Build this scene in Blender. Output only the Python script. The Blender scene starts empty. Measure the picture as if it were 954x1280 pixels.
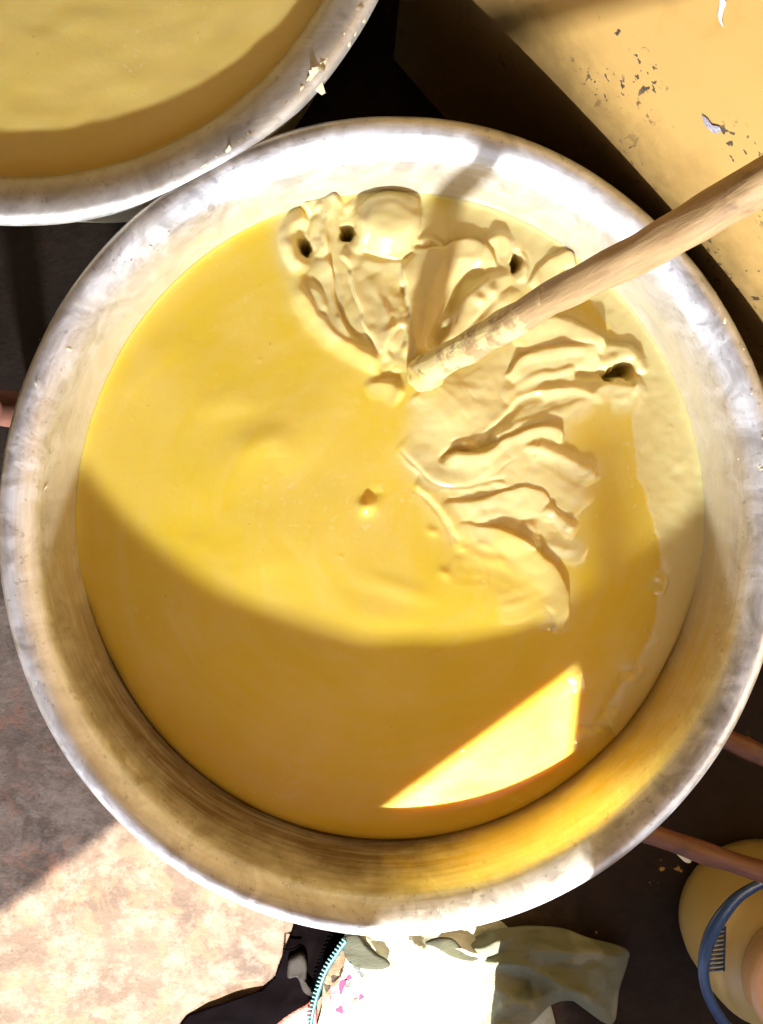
import bpy, bmesh, math, random
import numpy as np
from mathutils import Vector, Matrix, noise as mnoise
rad = math.radians
random.seed(7); rng = np.random.default_rng(7)
S = bpy.context.scene
COL = S.collection

# ------------------------------------------------------------ camera, world, sun, lamp, exposure
CAM = np.array([-0.041, 0.0888, 0.7178]); CA, CB = -0.08756, -0.03504
F, CX, CY = 997.0, 477.0, 640.0                      # focal length and centre in pixels of the photograph
cd = bpy.data.cameras.new('camera'); cam = bpy.data.objects.new('camera', cd); COL.objects.link(cam)
cam.location = CAM; cam.rotation_euler = (CA, CB, 0)
cd.sensor_fit = 'VERTICAL'; cd.sensor_height = 36.0; cd.lens = 36.0*F/1280.0
cd.clip_start = 0.01; cd.clip_end = 200
S.camera = cam

SUN_EL, SUN_AZ = rad(55), 0.075                      # sunlight travels towards +Y, a little to +X
W = bpy.data.worlds.new('World'); S.world = W; W.use_nodes = True
wn = W.node_tree; bg = wn.nodes['Background']
sky = wn.nodes.new('ShaderNodeTexSky'); sky.sky_type = 'NISHITA'; sky.sun_disc = False
sky.sun_elevation = SUN_EL; sky.sun_rotation = math.pi + math.atan(SUN_AZ)
wn.links.new(sky.outputs[0], bg.inputs[0]); bg.inputs[1].default_value = 0.070

sd = bpy.data.lights.new('sun', 'SUN'); sun = bpy.data.objects.new('sun', sd); COL.objects.link(sun)
sd.energy = 5.0; sd.angle = rad(0.4); sd.color = (1, .93, .82)
sdir = Vector((SUN_AZ*math.cos(SUN_EL), math.cos(SUN_EL), -math.sin(SUN_EL))).normalized()
sun.rotation_euler = sdir.to_track_quat('-Z', 'Y').to_euler(); sun.location = (0, -3, 4)

# added area lamp for the low daylight that casts the rim's crescent of shade
LAZ, LEL, LD = 0.05, rad(19.6), 3.2
ld = bpy.data.lights.new('low_daylight', 'AREA'); lamp = bpy.data.objects.new('low_daylight', ld); COL.objects.link(lamp)
ldir = Vector((LAZ, 1, -math.tan(LEL))).normalized()
lamp.location = Vector((0, -0.05, -0.085)) - ldir*LD
lamp.rotation_euler = ldir.to_track_quat('-Z', 'Y').to_euler()
ld.shape = 'RECTANGLE'; ld.size = 0.27; ld.size_y = 0.09; ld.energy = 46; ld.color = (.93, 1, 1.16)

S.view_settings.view_transform = 'Standard'; S.view_settings.look = 'None'
S.view_settings.gamma = 1; S.view_settings.use_curve_mapping = False
S.view_settings.exposure = 2.55
S.cycles.max_bounces = 8; S.cycles.diffuse_bounces = 4; S.cycles.glossy_bounces = 4
S.cycles.caustics_reflective = False; S.cycles.caustics_refractive = False

# ------------------------------------------------------------ helpers
def _cm():
    ca, sa, cb, sb = math.cos(CA), math.sin(CA), math.cos(CB), math.sin(CB)
    return np.array([[cb,0,sb],[0,1,0],[-sb,0,cb]]) @ np.array([[1,0,0],[0,ca,-sa],[0,sa,ca]])
CM = _cm()
def at(px, py, z):
    """point of the place at height z that the photograph shows at (px, py)"""
    d = CM @ np.array([(px-CX)/F, -(py-CY)/F, -1.0]); s = (z-CAM[2])/d[2]
    return CAM + s*d
def V(px, py, z): return Vector(at(px, py, z))

def empty(name, loc, label, cat, group=None):
    o = bpy.data.objects.new(name, None); COL.objects.link(o); o.location = loc; o.empty_display_size = .02
    o['label'] = label; o['category'] = cat
    if group: o['group'] = group
    bpy.context.view_layer.update()
    return o
def link(name, me, mat, parent=None, smooth=True, kind=None):
    o = bpy.data.objects.new(name, me); COL.objects.link(o)
    if mat: me.materials.append(mat)
    if smooth and len(me.polygons): me.polygons.foreach_set('use_smooth', np.ones(len(me.polygons), bool))
    if parent:
        o.parent = parent; o.matrix_parent_inverse = Matrix.Translation(-parent.location)
    if kind: o['kind'] = kind
    return o
def mesh(name, v, f):
    me = bpy.data.meshes.new(name); me.from_pydata([tuple(p) for p in v], [], f); me.update(); return me
def grid_mesh(name, P, quads):
    me = bpy.data.meshes.new(name)
    me.vertices.add(len(P)); me.vertices.foreach_set('co', P.astype(np.float32).ravel())
    n = len(quads); me.loops.add(n*4); me.loops.foreach_set('vertex_index', quads.astype(np.int32).ravel())
    me.polygons.add(n); me.polygons.foreach_set('loop_start', np.arange(0, 4*n, 4, dtype=np.int32))
    me.update(calc_edges=True); me.validate(); return me
def lathe(prof, n=192, oval=1.0, wob=None, center=(0,0,0)):
    v, f = [], []
    for i in range(n):
        a = 2*math.pi*i/n
        for j, (r, z) in enumerate(prof):
            k = 1 + (wob(a, j) if wob else 0)
            v.append((center[0]+r*k*math.cos(a), center[1]+r*k*oval*math.sin(a), center[2]+z))
    m = len(prof)
    for i in range(n):
        for j in range(m-1):
            a, b = i*m+j, ((i+1) % n)*m+j
            f.append((a, b, b+1, a+1))
    return v, f
def catmull(P, n=12, closed=False):
    P = [np.array(p, float) for p in P]; out = []
    N = len(P); seg = N if closed else N-1
    for i in range(seg):
        if closed: p0, p1, p2, p3 = P[i-1], P[i], P[(i+1) % N], P[(i+2) % N]
        else: p0, p1, p2, p3 = P[max(i-1,0)], P[i], P[i+1], P[min(i+2,N-1)]
        for k in range(n):
            t = k/n
            out.append(.5*((2*p1)+(-p0+p2)*t+(2*p0-5*p1+4*p2-p3)*t*t+(-p0+3*p1-3*p2+p3)*t**3))
    if not closed: out.append(P[-1])
    return np.array(out)
def tube(path, radii, n=16, caps=True, jitter=0.0, seed=0, squash=1.0):
    path = [Vector(p) for p in path]; v, f = [], []
    up = Vector((0,0,1)); m = len(path)
    for i, p in enumerate(path):
        t = (path[min(i+1,m-1)]-path[max(i-1,0)]).normalized()
        s = t.cross(up); s = s.normalized() if s.length > 1e-4 else Vector((1,0,0)); u = s.cross(t)
        for k in range(n):
            a = 2*math.pi*k/n
            d = s*math.cos(a)+u*math.sin(a)*squash
            q = 1.0
            if jitter: q += jitter*mnoise.noise(Vector((p*28))+d*1.1+Vector((seed,seed*2,0)))
            v.append(p+d*radii[i]*q)
    for i in range(m-1):
        for k in range(n):
            f.append((i*n+k, i*n+(k+1) % n, (i+1)*n+(k+1) % n, (i+1)*n+k))
    if caps:
        f.append(tuple(range(n))[::-1]); f.append(tuple((m-1)*n+k for k in range(n)))
    return v, f
def fbm(X, Y, Z=0.0, oct=4):
    out = np.zeros_like(X); flat = out.ravel(); x, y = X.ravel(), Y.ravel()
    for i in range(len(flat)): flat[i] = mnoise.fractal(Vector((x[i], y[i], Z)), 1.0, 2.0, oct)
    return out
class VN:                                            # fast smooth value noise on numpy arrays
    def __init__(s, seed): s.t = np.random.default_rng(seed).uniform(-1, 1, (256, 256))
    def __call__(s, x, y):
        xi, yi = np.floor(x).astype(int), np.floor(y).astype(int); fx, fy = x-xi, y-yi
        fx, fy = fx*fx*fx*(fx*(fx*6-15)+10), fy*fy*fy*(fy*(fy*6-15)+10); t = s.t
        a = t[xi & 255, yi & 255]; b = t[(xi+1) & 255, yi & 255]; c = t[xi & 255, (yi+1) & 255]; d = t[(xi+1) & 255, (yi+1) & 255]
        return (a*(1-fx)+b*fx)*(1-fy)+(c*(1-fx)+d*fx)*fy
    def fbm(s, x, y, o=4):
        r = 0; a = 1
        for i in range(o): r = r+a*s(x*2**i+13.7*i, y*2**i+7.1*i); a *= .5
        return r
vn = VN(3)

# ------------------------------------------------------------ materials
class Mat:
    def __init__(s, name):
        s.m = bpy.data.materials.new(name); s.m.use_nodes = True; s.t = s.m.node_tree
        s.b = s.t.nodes['Principled BSDF']
    def n(s, typ, **kw):
        nd = s.t.nodes.new(typ)
        for k, v in kw.items(): setattr(nd, k, v)
        return nd
    def l(s, a, b): s.t.links.new(a, b)
    def set(s, **kw):
        for k, v in kw.items():
            i = s.b.inputs[k.replace('_', ' ')]
            if hasattr(v, 'is_linked') or hasattr(v, 'links'): s.l(v, i)
            else: i.default_value = v
        return s
    def coords(s): 
        if not hasattr(s, '_c'): s._c = s.n('ShaderNodeTexCoord').outputs['Object']
        return s._c
    def noise(s, scale, detail=5, rough=.55, vec=None, dist=0.0):
        nd = s.n('ShaderNodeTexNoise'); nd.inputs['Scale'].default_value = scale; nd.inputs['Detail'].default_value = detail
        nd.inputs['Roughness'].default_value = rough; nd.inputs['Distortion'].default_value = dist
        s.l(vec or s.coords(), nd.inputs['Vector']); return nd.outputs['Fac']
    def ramp(s, fac, stops, interp='LINEAR'):
        nd = s.n('ShaderNodeValToRGB'); nd.color_ramp.interpolation = interp; e = nd.color_ramp.elements
        while len(e) < len(stops): e.new(.5)
        for q, (p, c) in zip(e, stops):
            q.position = p; q.color = (c, c, c, 1) if not hasattr(c, '__len__') else (*c, 1)
        s.l(fac, nd.inputs[0]); return nd.outputs[0]
    def mix(s, fac, a, b, mode='MIX'):
        nd = s.n('ShaderNodeMix'); nd.data_type = 'RGBA'; nd.blend_type = mode
        for v, i in ((fac, 0), (a, 6), (b, 7)):
            if hasattr(v, 'links'): s.l(v, nd.inputs[i])
            elif i == 0: nd.inputs[i].default_value = v
            else: nd.inputs[i].default_value = (*v, 1)
        return nd.outputs[2]
    def math(s, op, a, b=0.0, c=None):
        nd = s.n('ShaderNodeMath', operation=op)
        for i, v in enumerate((a, b) if c is None else (a, b, c)):
            if hasattr(v, 'links'): s.l(v, nd.inputs[i])
            else: nd.inputs[i].default_value = v
        return nd.outputs[0]
    def bump(s, h, strength=.3, dist=.002):
        nd = s.n('ShaderNodeBump'); nd.inputs['Strength'].default_value = strength; nd.inputs['Distance'].default_value = dist
        s.l(h, nd.inputs['Height']); s.l(nd.outputs[0], s.b.inputs['Normal']); return s
    def sep(s, vec=None):
        nd = s.n('ShaderNodeSeparateXYZ'); s.l(vec or s.coords(), nd.inputs[0]); return nd.outputs
    def comb(s, x, y, z):
        nd = s.n('ShaderNodeCombineXYZ')
        for i, v in enumerate((x, y, z)):
            if hasattr(v, 'links'): s.l(v, nd.inputs[i])
            else: nd.inputs[i].default_value = v
        return nd.outputs[0]

def mat_plain(name, col, rough=.6, var=.25, scale=40, bump=.2, **kw):
    m = Mat(name); f = m.noise(scale, 6)
    c = m.mix(m.ramp(f, [(.3, 0.0), (.7, 1.0)]), tuple(x*(1-var) for x in col), tuple(min(1, x*(1+var)) for x in col))
    m.set(Base_Color=c, Roughness=rough, **kw)
    if bump: m.bump(m.noise(scale*6, 4), bump, .0008)
    return m.m

def mat_butter(name, liquid=(.75,.535,.042), whipped=(.73,.61,.265), attr=True):
    m = Mat(name)
    if attr:
        a = m.n('ShaderNodeAttribute', attribute_name='whipped').outputs['Fac']
        c = m.mix(a, liquid, whipped); r = m.ramp(a, [(0, .16), (1, .21)])
    else:
        c = m.mix(m.noise(6, 3), liquid, whipped); r = .3
    f = m.ramp(m.noise(9, 4, .5, dist=.8), [(.35, 0.0), (.7, 1.0)])
    c = m.mix(m.math('MULTIPLY', f, .28), c, (.83,.63,.24))
    x, y, z = m.sep(); an = m.math('ARCTAN2', m.math('SUBTRACT', y, .05), m.math('SUBTRACT', x, .02)); ra = m.math('SQRT', m.math('ADD', m.math('MULTIPLY', x, x), m.math('MULTIPLY', y, y)))
    st = m.noise(1.0, 6, .62, m.comb(m.math('MULTIPLY', m.math('SINE', an), 2.2), m.math('MULTIPLY', m.math('COSINE', an), 2.2), m.math('MULTIPLY', ra, 38)), dist=.8)
    c = m.mix(m.math('MULTIPLY', m.ramp(st, [(.44, 0.0), (.7, 1.0)]), .2), c, (.85,.68,.28))
    fo = m.math('MULTIPLY', m.ramp(m.noise(120, 3, .6), [(.60, 0.0), (.66, 1.0)]), m.ramp(m.noise(8, 4, .6), [(.5, 0.0), (.66, 1.0)]))
    c = m.mix(m.math('MULTIPLY', fo, .3), c, (.88,.74,.38))
    sp = m.ramp(m.noise(230, 2, .5), [(.765, 0.0), (.78, 1.0)])
    c = m.mix(m.math('MULTIPLY', sp, .5), c, (.32,.2,.06))
    m.set(Base_Color=c, Roughness=r, Subsurface_Weight=.6, Subsurface_Radius=(1.0,.5,.1), Subsurface_Scale=m.ramp(a, [(0, .018), (1, .011)]) if attr else .012)
    m.b.inputs['Specular IOR Level'].default_value = .5
    h = m.math('ADD', m.math('MULTIPLY', m.noise(55, 5), 1.0), m.math('ADD', m.math('MULTIPLY', m.noise(340, 3), .12), m.math('MULTIPLY', fo, .18)))
    m.bump(h, .18, .002)
    return m.m

def mat_metal(name, film_lo=-.055, film_hi=-.008, mottled=1.0):
    m = Mat(name); x, y, z = m.sep()
    ang = m.math('ARCTAN2', y, x); r = m.math('SQRT', m.math('ADD', m.math('MULTIPLY', x, x), m.math('MULTIPLY', y, y)))
    pol = m.comb(m.math('MULTIPLY', m.math('COSINE', ang), 1.4), m.math('MULTIPLY', m.math('SINE', ang), 1.4), m.math('MULTIPLY', m.math('ADD', r, z), 60))
    spin = m.noise(3.2, 6, .6, pol)
    cloud = m.noise(26, 7, .65, dist=1.2)
    fine = m.noise(170, 4, .7)
    scr = m.noise(38, 2, .5, m.comb(m.math('MULTIPLY', ang, 3), m.math('MULTIPLY', r, 3), m.math('MULTIPLY', z, 3)), dist=4)
    scr = m.ramp(scr, [(.485, 0.0), (.5, 1.0), (.515, 0.0)])
    scr2 = m.ramp(m.noise(95, 2, .5, m.comb(m.math('MULTIPLY', ang, 1.1), m.math('MULTIPLY', r, 6), m.math('MULTIPLY', z, 6)), dist=2.5), [(.488, 0.0), (.5, 1.0), (.512, 0.0)])
    scr2 = m.math('MULTIPLY', scr2, m.ramp(m.noise(7, 3, .5), [(.42, 0.0), (.6, 1.0)]))
    base = m.mix(m.ramp(cloud, [(.36, 0.0), (.62, 1.0)]), (.56,.54,.51), (.82,.81,.79))
    base = m.mix(m.math('MULTIPLY', m.ramp(spin, [(.45, 0.0), (.62, 1.0)]), .16), base, (.34,.31,.27))
    base = m.mix(m.math('MULTIPLY', m.math('MAXIMUM', scr, scr2), .34), base, (.95,.94,.92))
    base = m.mix(m.math('MULTIPLY', m.ramp(m.noise(120, 3, .6), [(.63, 0.0), (.67, 1.0)]), .35), base, (.22,.2,.17))
    # thin fat film left on the wall, thicker towards the butter
    zz = m.math('ADD', z, m.math('MULTIPLY', m.math('SUBTRACT', m.noise(11, 5, .6), .5), .09))
    mr = m.n('ShaderNodeMapRange'); mr.inputs[1].default_value = film_hi; mr.inputs[2].default_value = film_lo; m.l(zz, mr.inputs[0])
    film = m.math('MULTIPLY', mr.outputs[0], m.ramp(spin, [(.3, .5), (.6, .9)]))
    smear = m.math('MULTIPLY', m.math('MULTIPLY', m.ramp(m.noise(70, 6, .66, dist=1.2), [(.53, 0.0), (.62, 1.0)]), m.ramp(m.noise(6, 4, .6), [(.45, .15), (.6, 1.0)])), .34*mottled)
    base = m.mix(smear, base, (.86,.82,.74))
    shaded_film = m.n('ShaderNodeMapRange'); shaded_film.interpolation_type = 'SMOOTHSTEP'; shaded_film.inputs[1].default_value = .02; shaded_film.inputs[2].default_value = -.24  # fat film painted darker on the -Y side, standing for that wall's shade
    m.l(m.math('ADD', y, m.math('MULTIPLY', m.math('SUBTRACT', cloud, .5), .16)), shaded_film.inputs[0])
    thick = m.n('ShaderNodeMapRange'); thick.interpolation_type = 'SMOOTHSTEP'; thick.inputs[1].default_value = -.02; thick.inputs[2].default_value = .09
    m.l(m.math('ADD', x, m.math('MULTIPLY', m.math('SUBTRACT', m.noise(14, 6, .65), .5), .22)), thick.inputs[0])
    base = m.mix(film, base, m.mix(shaded_film.outputs[0], (.60,.50,.28), m.mix(thick.outputs[0], (.13,.062,.004), (.70,.48,.07))))
    metal = m.math('MULTIPLY', m.math('SUBTRACT', 1.0, m.math('MAXIMUM', m.math('MULTIPLY', film, .75), smear)), .86)
    rough = m.math('ADD', m.ramp(cloud, [(.34, .32), (.64, .5)]), m.math('MULTIPLY', spin, .1))
    m.set(Base_Color=base, Metallic=metal, Roughness=rough)
    h = m.math('ADD', m.math('MULTIPLY', spin, .5), m.math('ADD', m.math('MULTIPLY', cloud, .5), m.math('ADD', m.math('MULTIPLY', fine, .15), m.math('MULTIPLY', smear, .35))))
    m.bump(h, .26, .0022)
    return m.m

def mat_floor():
    m = Mat('stained_concrete')
    a = m.noise(5, 8, .62, dist=.6); b = m.noise(28, 8, .7); c = m.noise(140, 4, .6)
    col = m.ramp(a, [(.3, (.045,.03,.021)), (.5, (.09,.062,.044)), (.68, (.155,.11,.082))])
    col = m.mix(m.ramp(b, [(.45, 0.0), (.62, .65)]), col, (.20,.15,.115))
    col = m.mix(m.ramp(m.noise(17, 6, .7, dist=1), [(.52, 0.0), (.6, .6)]), col, (.21,.10,.06))
    col = m.mix(m.ramp(c, [(.3, .5), (.42, 0.0)]), col, (.05,.035,.028))
    x, y, z = m.sep()
    # shade painted into the floor colour, towards the right and behind the basins
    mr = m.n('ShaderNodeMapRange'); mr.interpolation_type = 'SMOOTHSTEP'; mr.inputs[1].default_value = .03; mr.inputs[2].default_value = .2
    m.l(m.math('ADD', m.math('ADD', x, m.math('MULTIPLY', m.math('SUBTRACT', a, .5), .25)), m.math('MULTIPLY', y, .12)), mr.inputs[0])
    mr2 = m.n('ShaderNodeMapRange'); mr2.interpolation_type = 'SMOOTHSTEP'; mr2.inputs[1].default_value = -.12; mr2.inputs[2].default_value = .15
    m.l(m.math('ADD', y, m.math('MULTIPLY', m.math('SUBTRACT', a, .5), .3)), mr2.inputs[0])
    oil = m.math('MAXIMUM', mr.outputs[0], mr2.outputs[0])  # mask of the painted floor shade
    col = m.mix(m.math('MULTIPLY', oil, .93), col, (.012,.007,.004))  # painted shade, darkens the floor colour
    flake = m.math('MULTIPLY', m.ramp(m.noise(15, 5, .6), [(.66, 0.0), (.675, 1.0)]), oil)
    col = m.mix(m.math('MULTIPLY', flake, .8), col, (.42,.26,.06))
    m.set(Base_Color=col, Roughness=m.ramp(a, [(.3, .6), (.7, .9)])); m.b.inputs['Specular IOR Level'].default_value = .12
    m.bump(m.math('ADD', b, m.math('MULTIPLY', c, .4)), .5, .004)
    return m.m

def mat_wall():
    m = Mat('yellow_wall_paint'); co = m.coords()
    a = m.noise(7, 6, .6); b = m.noise(60, 5, .6)
    col = m.mix(a, (.49,.29,.075), (.59,.365,.115))
    col = m.mix(m.ramp(m.noise(18, 5, .6, dist=.7), [(.6, 0.0), (.72, .55)]), col, (.45,.26,.055))
    x, y, z = m.sep()
    str_ = m.noise(62, 3, .6, m.comb(m.math('MULTIPLY', x, 2.0), y, m.math('MULTIPLY', z, .55)))
    msk = m.ramp(m.noise(7, 3, .6), [(.52, 0.0), (.6, 1.0)])
    chip = m.math('MULTIPLY', m.ramp(str_, [(.63, 0.0), (.645, 1.0)]), msk)
    fine = m.math('MULTIPLY', m.ramp(m.noise(150, 2, .5), [(.61, 0.0), (.63, 1.0)]), m.ramp(m.noise(13, 2, .5), [(.55, 0.0), (.63, 1.0)]))
    chip = m.math('MAXIMUM', chip, fine)
    col = m.mix(chip, col, (.07,.05,.035))
    # dirt and soft basin shade painted along the foot of the wall
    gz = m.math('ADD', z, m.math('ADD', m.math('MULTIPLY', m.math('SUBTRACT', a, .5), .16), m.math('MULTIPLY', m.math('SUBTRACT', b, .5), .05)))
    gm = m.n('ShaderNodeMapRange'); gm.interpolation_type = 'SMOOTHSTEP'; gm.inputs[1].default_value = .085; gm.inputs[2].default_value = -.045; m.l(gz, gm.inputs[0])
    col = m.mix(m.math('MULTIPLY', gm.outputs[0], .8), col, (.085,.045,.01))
    m.set(Base_Color=col, Roughness=.5)
    m.bump(m.math('SUBTRACT', m.math('ADD', a, m.math('MULTIPLY', b, .3)), chip), .3, .003)
    return m.m

def mat_wood(name, c1, c2, smear=False):
    m = Mat(name); x, y, z = m.sep()
    v = m.comb(m.math('MULTIPLY', x, .12), y, z)
    g = m.noise(160, 6, .65, v, dist=.5); k = m.noise(22, 5, .6)
    col = m.mix(m.ramp(g, [(.3, 0.0), (.7, 1.0)]), c1, c2)
    col = m.mix(m.ramp(k, [(.6, 0.0), (.74, .6)]), col, tuple(q*.5 for q in c1))
    if smear:                                          # butter dragged up the lower end
        mr = m.n('ShaderNodeMapRange'); mr.inputs[1].default_value = .26; mr.inputs[2].default_value = .0; m.l(m.math('ADD', x, m.math('MULTIPLY', m.math('SUBTRACT', m.noise(30, 5, .65), .5), .55)), mr.inputs[0])
        col = m.mix(m.ramp(mr.outputs[0], [(.42, 0.0), (.6, .85)]), col, (.72,.58,.24))
        col = m.mix(m.ramp(m.noise(55, 4, .6, m.comb(m.math('MULTIPLY', x, .4), y, z)), [(.62, 0.0), (.7, .7)]), col, (.16,.08,.03))
    m.set(Base_Color=col, Roughness=.55); m.bump(m.math('ADD', g, k), .6, .002)
    return m.m

M_BUTTER = mat_butter('shea_butter'); M_COAT = mat_butter('shea_butter_coat', (.74,.56,.17), (.76,.6,.24), False); M_BUTTER2 = mat_butter('shea_butter_smooth', (.73,.535,.12), (.74,.56,.15), False)
M_METAL = mat_metal('aluminium'); M_METAL2 = mat_metal('aluminium_caked', -.05, .02, 1.5)
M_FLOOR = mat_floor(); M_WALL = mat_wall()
M_STICK = mat_wood('peeled_wood', (.32,.185,.075), (.50,.325,.14), True); M_ROD = mat_wood('red_wood', (.09,.03,.014), (.16,.058,.028))
M_DRY = mat_plain('dried_butter', (.74,.64,.40), .5, .15, 60)

# ------------------------------------------------------------ setting
FZ = -0.30
fl = mesh('floor', [(-6,-9,FZ),(6,-9,FZ),(6,5,FZ),(-6,5,FZ)], [(0,1,2,3)]); link('floor', fl, M_FLOOR, smooth=False, kind='structure')
def slab(name, corners, thick, mat, kind='structure', label=None, cat=None):
    """flat slab from a planar outline, extruded by the vector thick"""
    n = len(corners); v = [Vector(c) for c in corners]; v += [c+Vector(thick) for c in v]
    f = [tuple(range(n))[::-1], tuple(range(n, 2*n))]+[(i, (i+1) % n, n+(i+1) % n, n+i) for i in range(n)]
    o = link(name, mesh(name, v, f), mat, smooth=False, kind=kind)
    bm = bmesh.new(); bm.from_mesh(o.data); bmesh.ops.recalc_face_normals(bm, faces=bm.faces); bm.to_mesh(o.data); bm.free()
    if label: o['label'] = label; o['category'] = cat
    return o
wn_ = Vector((.732, .681, 0)); wt = Vector((.681, -.732, 0)); w0 = wn_*.385
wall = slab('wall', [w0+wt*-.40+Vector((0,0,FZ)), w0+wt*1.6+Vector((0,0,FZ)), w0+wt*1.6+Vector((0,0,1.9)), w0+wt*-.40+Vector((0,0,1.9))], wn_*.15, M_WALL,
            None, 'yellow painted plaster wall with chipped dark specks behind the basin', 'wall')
M_ROOF = mat_plain('rusty_roof_sheet', (.16,.11,.08), .7, .3, 8); M_BLOCKER = mat_wood('blocker_timber', (.12,.07,.04), (.2,.13,.08))
# shelter over the work place (outside the frame): its eave and an added panel cut the patch of sunlight
k = (1.9+.085)/math.tan(SUN_EL); ox, oy = -SUN_AZ*k, -k
def eave(x): return -.290+.75*(x-ox)+oy
slab('roof', [(-3.2, eave(-3.2), 1.9), (1.5, eave(1.5), 1.9), (2.4, 3.2, 1.9), (-3.2, 3.2, 1.9)], (0,0,.03), M_ROOF)
JX, JY = .187-.075*(1.4-.19), -1.4
slab('sun_blocker', [(JX, JY, .72), (1.9, JY, .72), (1.9, JY, 1.88), (JX, JY, 1.88)], (0,-.06,0), M_BLOCKER)  # added hanging panel, cuts the right edge of the sun patch
slab('lamp_blocker', [(-.03, JY, FZ), (1.9, JY, FZ), (1.9, JY, .335), (.0, JY, .335), (.0, JY, .25), (-.03, JY, .25)], (0,-.06,0), M_BLOCKER)  # added low panel, stepped to keep lamp light off the lower right

slab('sky_blocker', [(.2, -5, FZ), (7, -5, FZ), (7, -5, 2.2), (.2, -5, 2.2)], (0,-.2,0), mat_plain('sky_blocker_plaster', (.22,.14,.09), .9, .2, 3))  # added unseen wall, dims the low sky mirrored in the metal
M_OCHRE = mat_plain('added_wall_ochre', (.42,.27,.09), .7, .2, 6)
slab('added_side_wall', [(-2.6, -2.2, FZ), (-2.6, 2.7, FZ), (-2.6, 2.7, 1.88), (-2.6, -2.2, 1.88)], (-.15,0,0), M_OCHRE)  # added unseen walls around the shelter, close off sky fill
slab('added_back_wall', [(-2.6, 2.7, FZ), (2.3, 2.7, FZ), (2.3, 2.7, 1.88), (-2.6, 2.7, 1.88)], (0,.15,0), M_OCHRE)
slab('added_end_wall', [(1.95, -1.4, FZ), (1.95, 2.69, FZ), (1.95, 2.69, 1.88), (1.95, -1.4, 1.88)], (.15,0,0), M_OCHRE)
# bare plaster where the yellow paint has come off
def chip(pts, mat, name):
    w3 = []
    for (px_, py_) in pts:
        d = CM @ np.array([(px_-CX)/F, -(py_-CY)/F, -1.0]); n = np.array(wn_); s_ = (.3838-CAM @ n)/(d @ n); w3.append(CAM+s_*d)
    c = sum(w3)/len(w3); v = [Vector(p) for p in w3]+[Vector(c+(p-c)*.8)-wn_*.0006 for p in w3]; n = len(pts)
    f = [(i, (i+1) % n, n+(i+1) % n, n+i) for i in range(n)]+[tuple(range(n, 2*n))]
    return link(name, mesh(name, v, f), mat, wall)
M_PLASTER = mat_plain('bare_plaster', (.75,.73,.70), .8, .12, 200); M_SCUFF = mat_plain('grey_scuff', (.34,.31,.33), .8, .45, 420)
chip([(903,-6),(908,4),(904,14),(902,24),(904,34),(899,27),(897,18),(899,8),(900,-4)], M_PLASTER, 'bare_plaster')
chip([(877,143),(884,148),(890,156),(899,158),(902,164),(893,167),(886,162),(880,155)], M_SCUFF, 'scuff')

# ------------------------------------------------------------ basins
OV = 1.045
PROF = [(0.001,-.288),(.20,-.288),(.255,-.282),(.285,-.26),(.300,-.20),(.309,-.14),(.317,-.085),(.323,-.055),(.3265,-.036),(.3285,-.024),
        (.3300,-.0180),(.3322,-.0140),(.3350,-.0105),(.3385,-.0070),(.3425,-.0038),(.3475,-.0010),(.3525,0),(.3570,-.0016),(.3602,-.0056),(.3612,-.0110),(.3596,-.0165),
        (.3560,-.0185),(.3525,-.0175),(.3440,-.0150),(.3370,-.0230),(.3330,-.040),(.3265,-.075),(.314,-.15),(.305,-.21),(.289,-.272),(.255,-.294),(.20,-.2995),(0.001,-.2995)]
def dens(P):
    out = []
    for a, b in zip(P, P[1:]):
        n = max(1, int(math.hypot(b[0]-a[0], b[1]-a[1])/.012))
        out += [(a[0]+(b[0]-a[0])*i/n, a[1]+(b[1]-a[1])*i/n) for i in range(n)]
    return out+[P[-1]]
def basin(name, loc, oval, mat, label, seed, lip=0.0, tilt=0.0):
    root = empty(name, loc, label, 'basin')
    w = VN(seed)
    def wob(a, j): return float(.0022*w(np.array(2+2*math.cos(a)*1.6+9), np.array(2+2*math.sin(a)*1.6+9))+.0007*w(np.array(9*math.cos(a)+30), np.array(9*math.sin(a)+30)))
    P = dens([(max(.001, r-lip*min(1, max(0, (.3525-r)/.014))*(1 if i < 21 else 0)), z) for i, (r, z) in enumerate(PROF)]); i0 = min(range(len(P)), key=lambda i: abs(P[i][0]-.3350+lip)+abs(P[i][1]+.0105))
    i1 = min(range(len(P)), key=lambda i: abs(P[i][0]-.3440)+abs(P[i][1]+.0150))
    v, f = lathe(P, 256, oval, wob, loc); o = link('bowl', mesh('bowl', v, f), mat, root)
    if tilt:                                           # the basin stands a little aslant on the uneven floor
        R_ = Matrix.Rotation(tilt, 4, 'X')
        o.data.transform(R_)
    return root
B1 = Vector((0,0,0)); B2 = Vector((-.3385, .6395, -.004))
b1 = basin('metal_basin', B1, OV, M_METAL, 'large round aluminium basin of whipped butter with a stick across its rim', 5, 0, rad(-1.3))
b2 = basin('metal_basin', B2, 1.0, M_METAL2, 'aluminium basin cut off at the upper left, its rim caked with dried flakes', 11, .013)

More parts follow.
